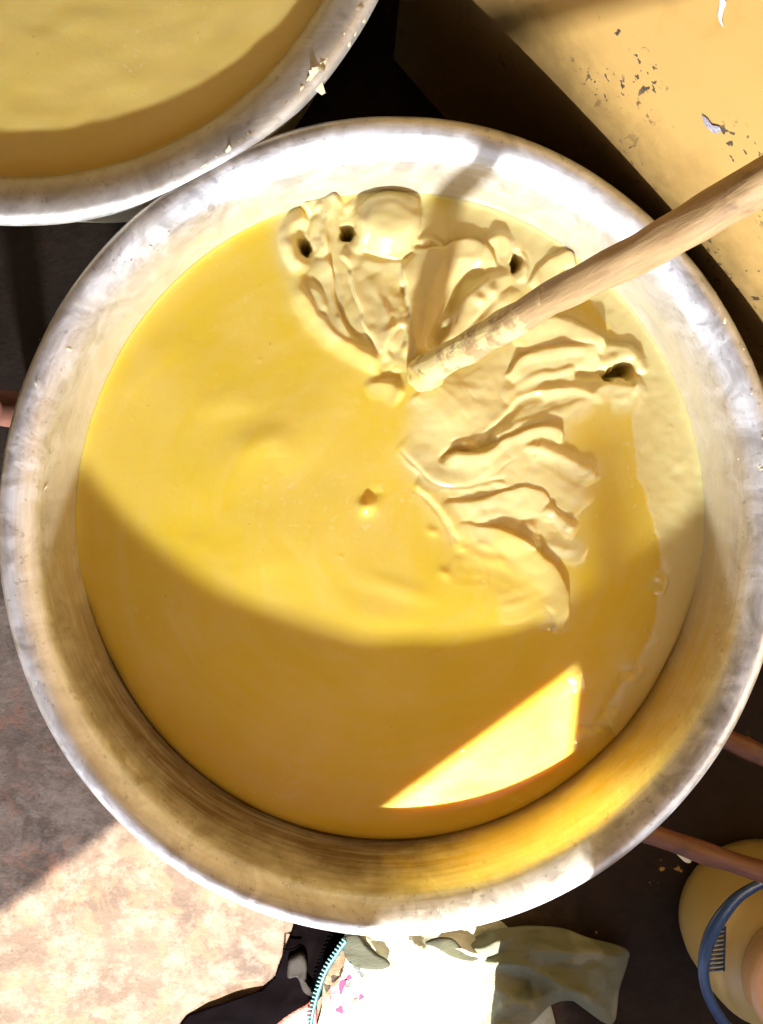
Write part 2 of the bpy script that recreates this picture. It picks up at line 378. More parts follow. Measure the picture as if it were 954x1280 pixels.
# ------------------------------------------------------------ the butter being stirred: height field with drawn-out folds
ZB = -.085
def build_butter():
    st = .0008; R = .3205
    xs = np.arange(-R, R+st, st); ys = np.arange(-R*OV, R*OV+st, st)
    X, Y = np.meshgrid(xs, ys); X0, Y0 = X.copy(), Y.copy()
    H = np.zeros_like(X); DX = np.zeros_like(X); DY = np.zeros_like(X); WH = np.zeros_like(X)
    XW = X0+.0016*vn.fbm(X0*55+9, Y0*55, 2); YW = Y0+.0016*vn.fbm(X0*55+70, Y0*55+31, 2)
    PX = .0008                                        # metres per photograph pixel on the butter
    def P2(pts): return np.array([at(p[0], p[1], ZB+.006)[:2] for p in pts])
    def region(P, m):
        i0 = max(0, int((P[:,1].min()-m-ys[0])/st)); i1 = min(len(ys), int((P[:,1].max()+m-ys[0])/st)+1)
        j0 = max(0, int((P[:,0].min()-m-xs[0])/st)); j1 = min(len(xs), int((P[:,0].max()+m-xs[0])/st)+1)
        return slice(i0, i1), slice(j0, j1)
    def dist(pts, m, closed=False):
        """signed distance to a drawn line (positive: right hand side in the photograph), place along it, unit normal"""
        C = catmull(P2(pts), 10, closed)
        if closed: C = np.vstack([C, C[:1]])
        sl = region(C, m); x, y = XW[sl], YW[sl]
        A, D = C[:-1], np.diff(C, axis=0); L2 = (D**2).sum(1)+1e-12
        T = np.gradient(C, axis=0); T /= np.linalg.norm(T, axis=1)[:,None]+1e-12; N = np.stack([T[:,1], -T[:,0]], 1)
        best = np.full(x.shape, 1e9); u = np.zeros(x.shape); nx = np.zeros(x.shape); ny = np.zeros(x.shape); sg = np.ones(x.shape)
        for i in range(len(A)):
            w = np.clip(((x-A[i,0])*D[i,0]+(y-A[i,1])*D[i,1])/L2[i], 0, 1)
            ex, ey = x-A[i,0]-w*D[i,0], y-A[i,1]-w*D[i,1]; d = ex*ex+ey*ey; q = d < best
            best[q] = d[q]; u[q] = (i+w[q]); nx[q] = (N[i,0]*(1-w)+N[i+1,0]*w)[q]; ny[q] = (N[i,1]*(1-w)+N[i+1,1]*w)[q]
            sg[q] = np.where(ex*D[i,1]-ey*D[i,0] >= 0, 1, -1)[q]
        return sl, sg*np.sqrt(best), u/len(A), np.stack([nx, ny], -1)
    def taper(u, a, b):
        t = np.ones_like(u)
        if a: t = t*np.clip(u/a, 0, 1)**.6
        if b: t = t*np.clip((1-u)/b, 0, 1)**.6
        return t*t*(3-2*t)
    def smax(a, b, k=.0018):
        h = np.clip(.5+.5*(b-a)/k, 0, 1); return a*(1-h)+b*h+k*h*(1-h)
    def mound(px, py, rx, ry, h, rot=0, p=2.0, wh=0.0):
        nonlocal H
        c = at(px, py, ZB); a = rad(rot); x, y = X0-c[0], Y0-c[1]
        u, v = (x*math.cos(a)-y*math.sin(a))/(rx*PX), (x*math.sin(a)+y*math.cos(a))/(ry*PX)
        g = np.exp(-((u*u+v*v)**(p/2))); H += h*.001*g
        if wh: WH[:] = np.maximum(WH, wh*np.clip(g*2, 0, 1))
    def fold(pts, h, wr, wl, over=.0, a=.15, b=.15, wh=1.0, rough=0.0, closed=False):
        """a lip of cream: height h mm, falling off over wr px on the right of the line and wl px on the left"""
        wr, wl, h = wr*PX*(1.3 if wr < 9 else 1.2), wl*PX*(1.45 if wl < 9 else 1.2), h*.001*.47; ws = min(wr, wl); sgn = 1.0 if wr < wl else -1.0; m = 2.6*max(wr, wl)+.006
        sl, d, u, N = dist(pts, m, closed)
        if rough: d = d+rough*PX*vn.fbm(X0[sl]*420, Y0[sl]*420, 3)
        w = np.where(d > 0, wr, wl); q = np.abs(d)/w
        pr = np.where(w > 9*PX, np.exp(-q**1.6), np.exp(-q**2.4))
        t = taper(u, 0 if closed else max(a, .22), 0 if closed else max(b, .2)); c = h*pr*t*(1+.38*vn(u*5.3+h*9000, d*0+3.3))
        base = H[sl]; kk = .0015; g = pr*t; ss = np.clip(g*6, 0, 1)
        H[sl] = smax(base, base*(1-.62*np.clip(g*1.5, 0, 1))+c-1.02*kk*(1-ss), kk) if h > 0 else base+c
        if h > .0028 and ws < 6.6*PX:                  # the thin dark line where a lip folds onto the layer below
            H[sl] -= min(.34*h, .0020)*t*np.exp(-((d*sgn-1.25*ws-.0004)/.0012)**2)
        if h > 0 and over:
            sd = -1.0 if wl < wr else 1.0
            k = over*PX*(pr*t)**2*sd
            DX[sl] += N[...,0]*k; DY[sl] += N[...,1]*k
        if wh: WH[sl] = np.maximum(WH[sl], wh*np.clip(np.exp(-(np.abs(d)/(np.maximum(w, 14*PX)*1.3))**2)*t*1.4, 0, 1))
    def crease(pts, depth, w, a=.2, b=.2):
        sl, d, u, N = dist(pts, 3*w*PX+.004); H[sl] -= depth*.001*np.exp(-(np.abs(d)/(w*PX))**1.6)*taper(u, a, b)
    def pit(px, py, rx, ry, depth, rot=0, p=4):
        nonlocal H
        c = at(px, py, ZB); a = rad(rot); x, y = XW-c[0]+.0022*vn.fbm(X0*230+5, Y0*230, 3), YW-c[1]+.0022*vn.fbm(X0*230+60, Y0*230+9, 3)
        u, v = (x*math.cos(a)-y*math.sin(a))/(rx*PX), (x*math.sin(a)+y*math.cos(a))/(ry*PX)
        H -= depth*.001*np.exp(-((u*u+v*v)**(p/2)))

    # broad swells of the liquid
    H += .0016*vn.fbm(X0*9, Y0*9, 2)*np.clip(1.15-np.hypot(X0, Y0)/.31, 0, 1)
    mound(330, 560, 90, 40, 2.0, -30); mound(260, 480, 60, 50, 1.5); mound(420, 690, 120, 60, 2.0, 20)
    # body of the stirred part
    mound(640, 560, 110, 80, 6, -35, 2, 0); mound(490, 370, 95, 95, 3, 0, 2, 0); mound(690, 440, 70, 45, 3.5, 20, 2, 0)
    mound(560, 505, 34, 40, 7, 0, 2.4, .8); mound(600, 740, 90, 40, 3, 20, 2, 0)
    # ---- upper fan
    mound(478, 350, 60, 66, -4, 0, 2.2, .9); mound(580, 365, 56, 56, -3, 0, 2.2, .9)
    fold([(560,300),(615,300),(660,320),(700,345)], 4, 30, 30)
    fold([(372,318),(376,360),(392,392),(420,424),(456,446),(478,452)], 15, 8, 7, 3, wh=.5)
    fold([(384,352),(400,372),(412,400),(430,428)], 8, 10, 4, 2)
    fold([(404,318),(412,345),(420,390),(445,432)], 12, 9, 3.2, 4, .2, .3)
    fold([(428,312),(444,330),(452,370),(464,410),(480,442)], 11, 4, 14, 3, .2, .3)
    fold([(440,335),(450,360),(466,400),(482,440)], 7, 5, 8, 1)
    fold([(462,345),(476,372),(484,405),(487,440)], 10, 9, 8, 0, .3, .2)
    fold([(452,322),(480,330),(508,328)], 5, 12, 5, 0)
    fold([(483,452),(483,420),(495,402),(511,404),(514,424),(508,446)], 12, 5, 7, 2, .1, .1, rough=.5)
    fold([(512,318),(510,345),(516,385),(522,425),(518,450)], 12, 4, 13, 2, .15, .2)
    fold([(540,330),(538,370),(532,410),(526,445)], 9, 12, 12, 0, .3, .2)
    fold([(512,312),(530,318),(552,315),(585,304),(606,315),(621,338)], 15, 18, 3.4, 5, .1, .15)
    fold([(560,326),(590,322),(612,336)], 8, 8, 10, 0, .3, .3)
    fold([(640,345),(612,352),(588,372),(570,402),(556,436)], 15, 6, 22, 0, .15, .15)
    fold([(650,362),(620,384),(598,412),(580,434)], 9, 5, 10, 0, .3, .2)
    crease([(605,334),(580,350),(566,380),(553,412),(540,440)], 8, 9)
    crease([(507,352),(508,372),(514,396)], 9, 3); crease([(413,335),(416,365),(424,395)], 5, 3)
    mound(600, 376, 8, 6, 4, 30, 2, .5); mound(616, 366, 8, 7, 4, 30, 2, .5)
    # curls at the basin wall, left
    fold([(380,340),(368,322),(362,298),(366,278),(382,266)], 17, 6, 6, 2, .12, .2)
    fold([(404,322),(404,300),(405,276),(414,252),(424,244)], 19, 6, 6, 2, .12, .1)
    fold([(446,312),(452,292),(447,266),(434,250)], 13, 6, 8, 0, .2, .15)
    fold([(380,262),(392,252),(402,262)], 12, 6, 6, 0, .2, .2)
    pit(386, 296, 10, 20, 7, -5, 2); pit(382, 308, 6, 9, 40, -10, 5); pit(434, 276, 9, 18, 6, 10, 2); pit(431, 290, 7, 9, 42, 25, 5)
    fold([(396,312),(392,296),(394,276),(402,262)], 9, 4, 4, 0, .3, .3)
    mound(486, 279, 36, 33, 20, 0, 5, 1); fold([(447,290),(450,262),(466,248),(492,244),(516,250),(523,276),(516,305)], 7, 12, 2.4, 2, .1, .1)
    fold([(452,304),(475,312),(498,318),(516,306)], 6, 3, 10, 3, .2, .2)
    for q in (468, 486, 502): fold([(q,296),(q+2,308)], 3, 4, 4, 0, .4, .4)
    fold([(522,302),(538,300),(552,312)], 8, 7, 3, 1)
    # small curl and lobe, right of the top
    fold([(604,330),(610,308),(626,298),(640,308)], 14, 9, 5, 2); fold([(652,352),(655,330),(650,314)], 8, 4, 4, 0)
    pit(643, 328, 5.5, 12, 40, 5, 6)
    fold([(664,358),(676,340),(696,322),(712,318),(716,334)], 11, 16, 4, 3)
    # ---- right fan
    fold([(640,428),(668,410),(692,404),(718,410),(744,424),(758,436)], 19, 24, 4.5, 5, .15, .1)
    fold([(752,436),(772,436),(790,440),(799,454)], 13, 8, 4, 2, .15, .2)
    fold([(636,474),(656,452),(690,441),(728,439),(748,452)], 16, 14, 4.5, 4, .2, .1)
    fold([(630,500),(660,476),(694,466),(728,462)], 11, 10, 6, 1, .3, .2)
    fold([(604,552),(622,530),(648,504),(684,490),(716,488),(742,494),(757,496)], 14, 6, 5, 2, .15, .1, rough=.4)
    fold([(600,562),(640,536),(684,520),(720,508),(744,498)], 13, 10, 6, 1, .15, .15)
    crease([(596,560),(622,534),(650,506),(680,494)], 6, 4)
    fold([(750,458),(764,449),(784,444),(798,452),(802,468)], 12, 5, 6, 1, rough=.8)
    fold([(742,490),(760,482),(776,484),(792,486),(803,474)], 11, 9, 4, 2, rough=1.2)
    pit(780, 464, 11, 8.5, 42, 20, 5); pit(765, 468, 9, 5.5, 40, -12, 4)
    crease([(720,468),(740,468),(760,466)], 7, 5)
    fold([(764,497),(784,496),(798,486)], 5, 8, 5, 0, rough=1.0)
    fold([(580,470),(596,496),(600,524),(594,556)], 5, 4, 16, 2)
    fold([(594,556),(580,558),(566,562)], 8, 5, 12, 2)
    fold([(553,584),(566,572),(588,574),(608,572),(640,553),(672,540),(696,541),(699,556)], 17, 13, 4, 5, .1, .1)
    fold([(556,588),(582,596),(612,584),(640,566)], 9, 5, 10, 2)
    crease([(553,578),(568,563),(591,566),(622,548)], 8, 4)
    fold([(640,572),(664,562),(690,566),(716,580),(736,592),(742,604)], 15, 8, 6, 2, .2, .1, rough=1.6)
    fold([(608,592),(640,578),(680,584),(716,610),(740,632)], 9, 26, 8, 0, .2, .3)
    fold([(497,558),(516,574),(538,592),(556,601),(592,601),(609,595),(627,594),(640,606)], 7, 6, 22, 2, .25, .1)
    crease([(500,562),(518,578),(552,605),(590,606),(625,599),(640,612)], 2.2, 2.6)
    fold([(560,612),(600,606),(630,604),(646,618)], 9, 8, 10, 1, .2, .15)
    fold([(552,630),(597,629),(632,620),(656,614),(680,622),(690,640)], 13, 20, 3.4, 4, .12, .15)
    fold([(590,648),(620,642),(650,646)], 6, 8, 7, 0, .3, .3, rough=1)
    fold([(682,634),(694,644),(708,656),(724,662)], 12, 7, 4, 1, .2, .3, rough=1.6)
    fold([(664,650),(664,672),(670,690)], 9, 6, 5, 1, .3, .2, rough=.8)
    fold([(680,680),(705,686),(735,690)], 5, 10, 8, 0, .3, .4)
    fold([(518,605),(534,614),(548,630),(560,646),(570,660),(576,684)], 9, 5, 17, 2, .2, .2, wh=.6)
    crease([(516,608),(532,618),(545,633),(557,650),(567,664),(573,682)], 2.2, 2.4)
    fold([(572,660),(600,663),(626,668),(652,680),(672,698),(692,720),(704,742),(703,770),(699,790)], 15, 20, 4, 5, .15, .12, wh=.55)
    fold([(688,752),(696,770),(697,792)], 9, 5, 5, 1, .3, .2, wh=.6)
    for q in ((541,664,7,5),(577,684,8,5),(556,716,8,6),(606,682,8,4),(625,700,9,5),(530,615,6,4)): mound(q[0], q[1], q[2], q[3], 1.6, 25, 2, 0)
    fold([(580,690),(610,700),(650,716),(684,742)], 5, 12, 14, 0, .3, .3, wh=.2)
    fold([(560,712),(590,720),(610,716)], 3, 8, 8, 0, .3, .3, 0); fold([(620,760),(650,752),(690,738)], 5, 12, 10, 0, .3, .3, .3)
    # by the end of the stick
    fold([(455,488),(474,482),(494,487),(506,494)], 7, 9, 5, 1, .3, .2, wh=.5); pit(492, 468, 15, 7, 3, 0, 2)
    fold([(520,492),(530,500),(546,490)], 6, 6, 5, 0, .2, .2, rough=1)
    # many finer pulls between the main folds
    rr_ = random.Random(21)
    for i in range(24):
        up = i < 9
        if up: a0 = rad(rr_.uniform(-150, -45)); c0 = (510, 455); r0, r1 = rr_.uniform(28, 70), rr_.uniform(70, 130)
        else: a0 = rad(rr_.uniform(-32, 62)); c0 = (545, 560); r0, r1 = rr_.uniform(30, 90), rr_.uniform(90, 190)
        r1 = min(r1, 120 if up else (210 if a0 < 0 else 150)); r1 = max(r1, r0+25); bend = rr_.uniform(-.25, .25)
        pts = [(c0[0]+(r0+(r1-r0)*t)*math.cos(a0+bend*t*t), c0[1]+(r0+(r1-r0)*t)*math.sin(a0+bend*t*t)) for t in (0, .33, .66, 1)]
        fold(pts, rr_.uniform(1.6, 3.4), rr_.uniform(5, 9), rr_.uniform(4, 8), .5, .3, .3, wh=.8)
    # the whole stirred patch is aerated and paler
    for poly, f_ in (([(372,320),(366,275),(420,245),(520,240),(610,280),(720,315),(700,350),(560,440),(520,470),(470,455),(395,400)], .9),
                     ([(520,490),(640,420),(690,400),(800,440),(800,490),(720,520),(705,560),(745,600),(725,650),(690,690),(640,670),(580,655),(545,610),(505,560)], .95)):
        C = P2(poly); ins_ = np.zeros(X0.shape, bool)
        for (x1, y1), (x2, y2) in zip(C, np.roll(C, -1, 0)):
            if y1 != y2: ins_ ^= ((y1 > YW) != (y2 > YW)) & (XW < (x2-x1)*(YW-y1)/(y2-y1)+x1)
        g_ = ins_.astype(float)
        for k_ in range(3):
            for ax in (0, 1):
                cs = np.cumsum(np.pad(g_, [(12, 12) if q == ax else (0, 0) for q in (0, 1)], mode='edge'), axis=ax)
                g_ = (np.take(cs, np.arange(23, cs.shape[ax]), axis=ax)-np.take(cs, np.arange(0, cs.shape[ax]-23), axis=ax))/23
                pad = [(0, 0), (0, 0)]; pad[ax] = (X0.shape[ax]-g_.shape[ax], 0) if X0.shape[ax] > g_.shape[ax] else (0, 0)
                g_ = np.pad(g_, pad, mode='edge')[:X0.shape[0], :X0.shape[1]]
        WH[:] = np.maximum(WH, f_*g_)
    # loose marks on the flat parts
    for pts, h_ in (([(296,736),(312,718),(330,708),(350,700),(362,690)], .9), ([(246,668),(250,684),(262,690)], .8), ([(240,520),(290,500),(340,512)], 1.6), ([(280,560),(330,545),(362,566),(350,590)], 2.2),
                    ([(160,500),(190,450),(240,420)], 1.4), ([(380,600),(420,640),(440,690)], 1.0), ([(400,740),(470,770),(540,770)], 1.5)):
        sl, d, u, N = dist(pts, .05); H[sl] += h_*.00055*np.exp(-(d/(17*PX))**2)*taper(u, .5, .5)
    mound(320, 560, 26, 16, 1.3, -30, 2, 0); mound(500, 735, 40, 12, 1.2, 20, 2, 0)
    mound(459, 632, 9, 10, 6, 20, 2, 0); mound(466, 618, 12, 6, -1.4, -15, 2, 0)
    fold([(820,716),(832,728),(826,746)], 7, 5, 4, 1, .3, .3, .4); fold([(776,850),(792,848),(806,836)], 8, 5, 4, 1, .3, .3, .6)
    fold([(715,850),(722,848),(726,868)], 5, 4, 4, 0, .3, .3, .3)
    fold([(720,918),(740,922),(752,912)], 9, 7, 5, 1, .3, .3, .6); fold([(752,895),(766,906),(770,886)], 8, 6, 5, 1, .3, .3, .6)
    # paler skin that clings along the right wall, slightly thicker than the melted part
    bl = catmull(P2([(560,270),(640,290),(720,350),(772,420),(800,470),(792,520),(800,590),(818,650),(831,716),(826,748),(812,800),(790,842),(768,868),(758,896),(775,930),(790,960)]), 8)
    pol = np.vstack([bl, [[.45,-.3],[.45,.45],[.1,.45]]]); inside = np.zeros(X0.shape, bool)
    for (x1, y1), (x2, y2) in zip(pol, np.roll(pol, -1, 0)):
        if y1 == y2: continue
        cnd = ((y1 > YW) != (y2 > YW)); inside ^= cnd & (XW < (x2-x1)*(YW-y1)/(y2-y1)+x1)
    db = np.full(X0.shape, 1e9)
    for p in bl[::2]: db = np.minimum(db, (XW-p[0])**2+(YW-p[1])**2)
    sdv = np.where(inside, 1, -1)*np.sqrt(db); sm = np.clip((sdv+.003)/.006, 0, 1); sm = sm*sm*(3-2*sm)
    lowp = np.clip((.30-Y0)/.5, 0, 1); H += .0022*sm*lowp+.0010*np.exp(-((sdv-.0025)/.002)**2)*np.clip(vn.fbm(X0*60, Y0*60, 2)+.3, 0, 1)*lowp
    WH[:] = np.maximum(WH, .95*sm)
    for i in range(90):
        a, r = rng.uniform(0, 6.28), .30*math.sqrt(rng.uniform()); j = int((r*math.cos(a)-xs[0])/st); k = int((r*math.sin(a)-ys[0])/st)
        w = rng.uniform(1, 2.2); sl = (slice(max(0,k-6), k+7), slice(max(0,j-6), j+7))
        H[sl] += rng.uniform(-.5, .9)*.001*np.exp(-(((X0[sl]-xs[j])**2+(Y0[sl]-ys[k])**2)/(w*.0008)**2))
    # a little drag texture, only where the cream was worked
    c = at(520, 462, ZB); th = np.arctan2(Y0-c[1], X0-c[0]); rr = np.hypot(X0-c[0], Y0-c[1])
    H += WH*(.00022*vn.fbm(th*9+40, rr*30, 2)+.0004*vn.fbm(X0*90, Y0*90, 2))
    K3 = np.array([.06, .24, .40, .24, .06])
    for _ in range(2):
        Hp = np.pad(H, 2, mode='edge'); Hp = sum(K3[i]*Hp[i:i+H.shape[0]] for i in range(5)); H = sum(K3[i]*Hp[:, i:i+H.shape[1]] for i in range(5))
    # the rim of the butter climbs the wall a little
    e = np.hypot(X0, Y0/OV); eg = np.exp(-(np.clip(.3170-e, 0, 1)/.0035))*np.where(e > .28, 1, 0); lowside = np.clip((-.02-Y0)/.12, 0, 1); H += eg*(.003*(1-lowside)-.009*lowside)
    H = np.clip(H, -.05, .05); X = X0+DX; Y = Y0+DY
    # whipped, paler margin along the right wall
    ins = e <= R+st
    k = np.where(e > R, R/np.maximum(e, 1e-6), 1.0); X = np.where(e > R, X0*k, X); Y = np.where(e > R, Y0*k, Y)
    idx = -np.ones(X.shape, int); idx[ins] = np.arange(ins.sum())
    q = np.stack([idx[:-1,:-1], idx[:-1,1:], idx[1:,1:], idx[1:,:-1]], -1).reshape(-1, 4); q = q[(q >= 0).all(1)]
    Pv = np.stack([X[ins], Y[ins], ZB+H[ins]], 1)
    me = grid_mesh('shea_butter', Pv, q)
    at_ = me.attributes.new('whipped', 'FLOAT', 'POINT'); at_.data.foreach_set('value', WH[ins].astype(np.float32))
    o = link('shea_butter', me, M_BUTTER)
    o['label'] = 'yellow butter with stirred creamy folds filling the large basin'; o['category'] = 'butter'
    return o
build_butter()

def build_butter2():
    R = .3195; z = -.0245; n = 120; v = [(B2.x, B2.y, z)]; f = []; K = 200
    for i in range(1, n+1):
        r = R*i/n
        for k in range(K):
            a = 2*math.pi*k/K; x, y = r*math.cos(a), r*math.sin(a)
            h = float(.00035*vn.fbm(np.array(x*10+5), np.array(y*10+5), 3)+.0004*vn(np.array(x*60), np.array(y*60)))+.004*math.exp((r-R)/.003)
            v.append((B2.x+x, B2.y+y, z+h))
    for k in range(K): f.append((0, 1+k, 1+(k+1) % K))
    for i in range(n-1):
        for k in range(K):
            a, b = 1+i*K+k, 1+i*K+(k+1) % K; f.append((a, b, b+K, a+K)[::-1] if False else (a, a+K, b+K, b))
    o = link('shea_butter', mesh('shea_butter', v, f), M_BUTTER2)
    o['label'] = 'smooth pale butter settled flat in the upper left basin'; o['category'] = 'butter'
build_butter2()

# flakes of dried butter on the rim of the second basin, droplets on the wall of the first
def flakes(name, spots, parent, mat):
    v, f = [], []
    for (p, nrm, s, el, ro) in spots:
        n = Vector(nrm).normalized(); t = n.orthogonal().normalized(); t = Matrix.Rotation(ro, 3, n) @ t; b = n.cross(t); k0 = len(v); m = 7
        for j in range(m):
            a = 2*math.pi*j/m; rr = s*random.uniform(.6, 1.2); v.append(Vector(p)+t*math.cos(a)*rr*el+b*math.sin(a)*rr+n*.0002)
        for j in range(m):
            a = 2*math.pi*j/m; rr = s*random.uniform(.4, .75); v.append(Vector(p)+t*math.cos(a)*rr*el+b*math.sin(a)*rr+n*min(s*.35, .0007))
        f += [(k0+j, k0+(j+1) % m, k0+m+(j+1) % m, k0+m+j) for j in range(m)]; f.append(tuple(k0+m+j for j in range(m)))
    return link(name, mesh(name, v, f), mat, parent, kind='stuff')
def prof_at(s, lip=0.0):                                        # point and outward normal on the inner/rim profile, s in 0..1 from wall to rim edge
    P = [(.3235,-.05),(.3285,-.024),(.3345,-.014),(.3425,-.0045),(.3525,0),(.3598,-.006)]
    t = s*(len(P)-1); i = min(int(t), len(P)-2); u = t-i
    r, z = P[i][0]*(1-u)+P[i+1][0]*u, P[i][1]*(1-u)+P[i+1][1]*u
    dr, dz = P[i+1][0]-P[i][0], P[i+1][1]-P[i][1]; return r, z, (-dz, dr)
def ring_spots(n, c, ov, a0, a1, s0, s1, smin, smax, elmax=2.5):
    out = []
    for i in range(n):
        a = rad(random.uniform(a0, a1)); r, z, (nr, nz) = prof_at(random.uniform(s0, s1))
        nrm = (nr*math.cos(a), nr*math.sin(a), nz)
        out.append(((c.x+r*math.cos(a), c.y+r*ov*math.sin(a), c.z+z), nrm, random.uniform(smin, smax)*random.random()**.7, random.uniform(1, elmax), random.uniform(0, 6)))
    return out
flakes('dried_flakes', ring_spots(190, B2, 1.0, -62, -20, .3, .97, .0008, .0065, 3)+ring_spots(60, B2, 1.0, -110, -60, .2, .7, .0006, .0035), b2, M_DRY)
flakes('butter_specks', ring_spots(70, B1, OV, -40, 40, .1, .9, .0005, .0022)+ring_spots(45, B1, OV, 120, 205, .15, .8, .0004, .0016, 3.0)+ring_spots(30, B1, OV, 215, 300, .1, .9, .0005, .0016), b1, M_DRY)

# ------------------------------------------------------------ the stirring stick, lying on the rim
def build_stick():
    tip = V(532, 466, -.066); rimp = V(838, 292, .235); d = (rimp-tip)
    root = empty('stirring_stick', tip, 'long peeled wooden stick dipped in the creamy folds', 'stick')
    TMAX = ((.385-.0175)-tip.dot(wn_))/d.dot(wn_)+.035        # the upper end leans against the wall
    path, rr = [], []; side = Vector((-d.y, d.x, 0)).normalized()
    for i in range(90):
        t = -.035+i/89*TMAX; p = tip+d*t
        p += side*(.0016*math.sin(t*3.1+.5)+.0008*math.sin(t*11+1)); path.append(p)
        rr.append((.0142-.0021*min(t, 1.7))*(1+.03*math.sin(t*7+.7)+.016*math.sin(t*19)+.05*math.exp(-((t-.42)/.03)**2)+.045*math.exp(-((t-1.08)/.035)**2)))
    rr[0] *= .8
    v, f = tube(path, rr, 28, True, .16, 3)
    o = link('shaft', mesh('shaft', v, f), M_STICK, root)
    # local axes along the stick so that the grain runs lengthwise
    ax = d.normalized(); q = ax.to_track_quat('X', 'Z').to_matrix().to_4x4(); q.translation = tip
    o.data.transform(q.inverted()); o.matrix_world = q
    # cream stuck on the end
    dn = d.normalized()
    n, K = 40, 26; v = []; f = []; s1 = dn.orthogonal().normalized(); s2 = dn.cross(s1)
    for i in range(n):
        t = i/(n-1); ln = -.024+.062*t; env = math.sin(math.pi*min(1, t*1.0)**.75)**.45 if 0 < t < 1 else 0
        for k_ in range(K):
            a = 2*math.pi*k_/K; dd = s1*math.cos(a)+s2*math.sin(a); p = tip+dn*ln
            q = mnoise.noise(p*60+dd*1.3)*.8+mnoise.noise(p*150+dd*2.6)*.4
            edge = .006*mnoise.noise(dd*1.7+Vector((3,1,4)))
            v.append(p+dn*edge*(t*2-1)+dd*(.0172*env*(1+.32*q)*(1-.12*t)))
    for i in range(n-1):
        for k_ in range(K): f.append((i*K+k_, i*K+(k_+1) % K, (i+1)*K+(k_+1) % K, (i+1)*K+k_))
    link('butter_coat', mesh('butter_coat', v, f), M_COAT, root)
build_stick()

# ------------------------------------------------------------ things on the floor
def lift(name, pts, mat, parent, z, amp=.01, folds=(), K=14, sub=6, thick=.0016, seed=0, curl=.0, zfun=None):
    """a piece of cloth: outline in photograph pixels laid on the floor, with rumples"""
    C = catmull(pts, sub, True); c = C.mean(0); n = len(C); v, f = [], []
    w = VN(40+seed)
    for i in range(K+1):
        t = i/K
        for p in C:
            q = c+(p-c)*t
            h = amp*(.5+.42*float(w(np.array(q[0]/60), np.array(q[1]/44)))+.42*(.55-abs(float(w.fbm(np.array(q[0]/46+9), np.array(q[1]/30+4), 2)))))
            for (x0, y0, x1, y1, hh, ww) in folds:
                dx, dy = x1-x0, y1-y0; L = dx*dx+dy*dy; u = max(0, min(1, ((q[0]-x0)*dx+(q[1]-y0)*dy)/L))
                d = math.hypot(q[0]-x0-u*dx, q[1]-y0-u*dy); h += hh*math.exp(-(d/ww)**1.25)*math.sin(math.pi*(.15+.7*u))
            h *= (1-.8*t**6)
            if zfun: h += zfun(q)
            v.append(at(q[0], q[1], z+max(h, .0008)))
    for i in range(K):
        for k in range(n):
            a, b = i*n+k, i*n+(k+1) % n
            f.append((a, b, b+n, a+n))
    f.append(tuple(range(n)))
    me = mesh(name, v, f)
    bm = bmesh.new(); bm.from_mesh(me); bmesh.ops.remove_doubles(bm, verts=bm.verts, dist=1e-5); bmesh.ops.recalc_face_normals(bm, faces=bm.faces); bm.to_mesh(me); bm.free()
    o = link(name, me, mat, parent)
    md = o.modifiers.new('thick', 'SOLIDIFY'); md.thickness = thick; md.offset = 0
    return o
def mat_cloth(name, c1, c2, c3=None, scale=11, weave=700):
    m = Mat(name); a = m.noise(scale, 3, .5, dist=.6)
    col = m.mix(m.ramp(a, [(.47, 0.0), (.53, 1.0)]), c1, c2)
    if c3: col = m.mix(m.ramp(m.noise(scale*1.7, 3, .5, dist=.9), [(.6, 0.0), (.64, .8)]), col, c3)
    col = m.mix(m.math('MULTIPLY', m.noise(60, 5, .6), .35), col, tuple(x*.5 for x in c1))
    m.set(Base_Color=col, Roughness=.9); m.bump(m.math('ADD', m.math('MULTIPLY', m.noise(weave, 2), .5), m.noise(38, 6, .6, m.comb(*[m.math('MULTIPLY', q, k_) for q, k_ in zip(m.sep(), (1.0, 2.4, 1.0))]), dist=.6)), .7, .005); return m.m
M_CAMO = mat_cloth('sunlit_green_cloth', (.52,.55,.44), (.66,.67,.60), (.40,.43,.32)); M_SLEEVE = mat_cloth('shaded_green_cloth', (.16,.17,.115), (.25,.26,.19), None, 8)  # one fabric: panel painted lighter for sun, sleeve darker for shade
g = empty('garment', V(540, 1230, FZ), 'rumpled pale green garment with teal zip and pink flower print on the floor', 'clothes')
GZ = FZ+.004
lift('body_panel', [(392,1330),(402,1262),(412,1215),(428,1176),(446,1150),(520,1140),(600,1140),(640,1165),(655,1210),(690,1262),(680,1310),(560,1345),(460,1345)], M_CAMO, g, GZ, .016,
     [(450,1165,490,1215,.016,9),(505,1170,540,1200,.014,8),(560,1180,610,1200,.02,9),(455,1215,440,1290,.012,9),(610,1205,600,1290,.010,14),(520,1230,560,1290,.01,16)], K=34, sub=9, seed=1)
lift('sleeve', [(578,1188),(600,1168),(650,1158),(700,1160),(735,1172),(782,1186),(784,1204),(774,1236),(768,1276),(752,1276),(735,1258),(712,1250),(688,1256),(664,1278),(630,1296),(604,1296),(606,1240),(596,1204)], M_SLEEVE, g, GZ+.010, .030,
     [(600,1202,660,1206,.016,6),(655,1206,760,1262,.016,9),(590,1190,640,1170,.02,12),(640,1185,770,1195,.022,16),(612,1230,680,1270,.012,9),(620,1262,700,1240,.010,8),(745,1190,765,1250,.008,7)], K=34, sub=9, seed=2)
lift('lining', [(330,1300),(352,1274),(380,1256),(394,1252),(394,1300),(380,1330)], mat_cloth('red_cloth', (.55,.16,.13), (.62,.22,.18)), g, GZ, .008, K=10, seed=3)
M_OLIVE = mat_cloth('olive_cloth', (.035,.036,.018), (.06,.062,.032))
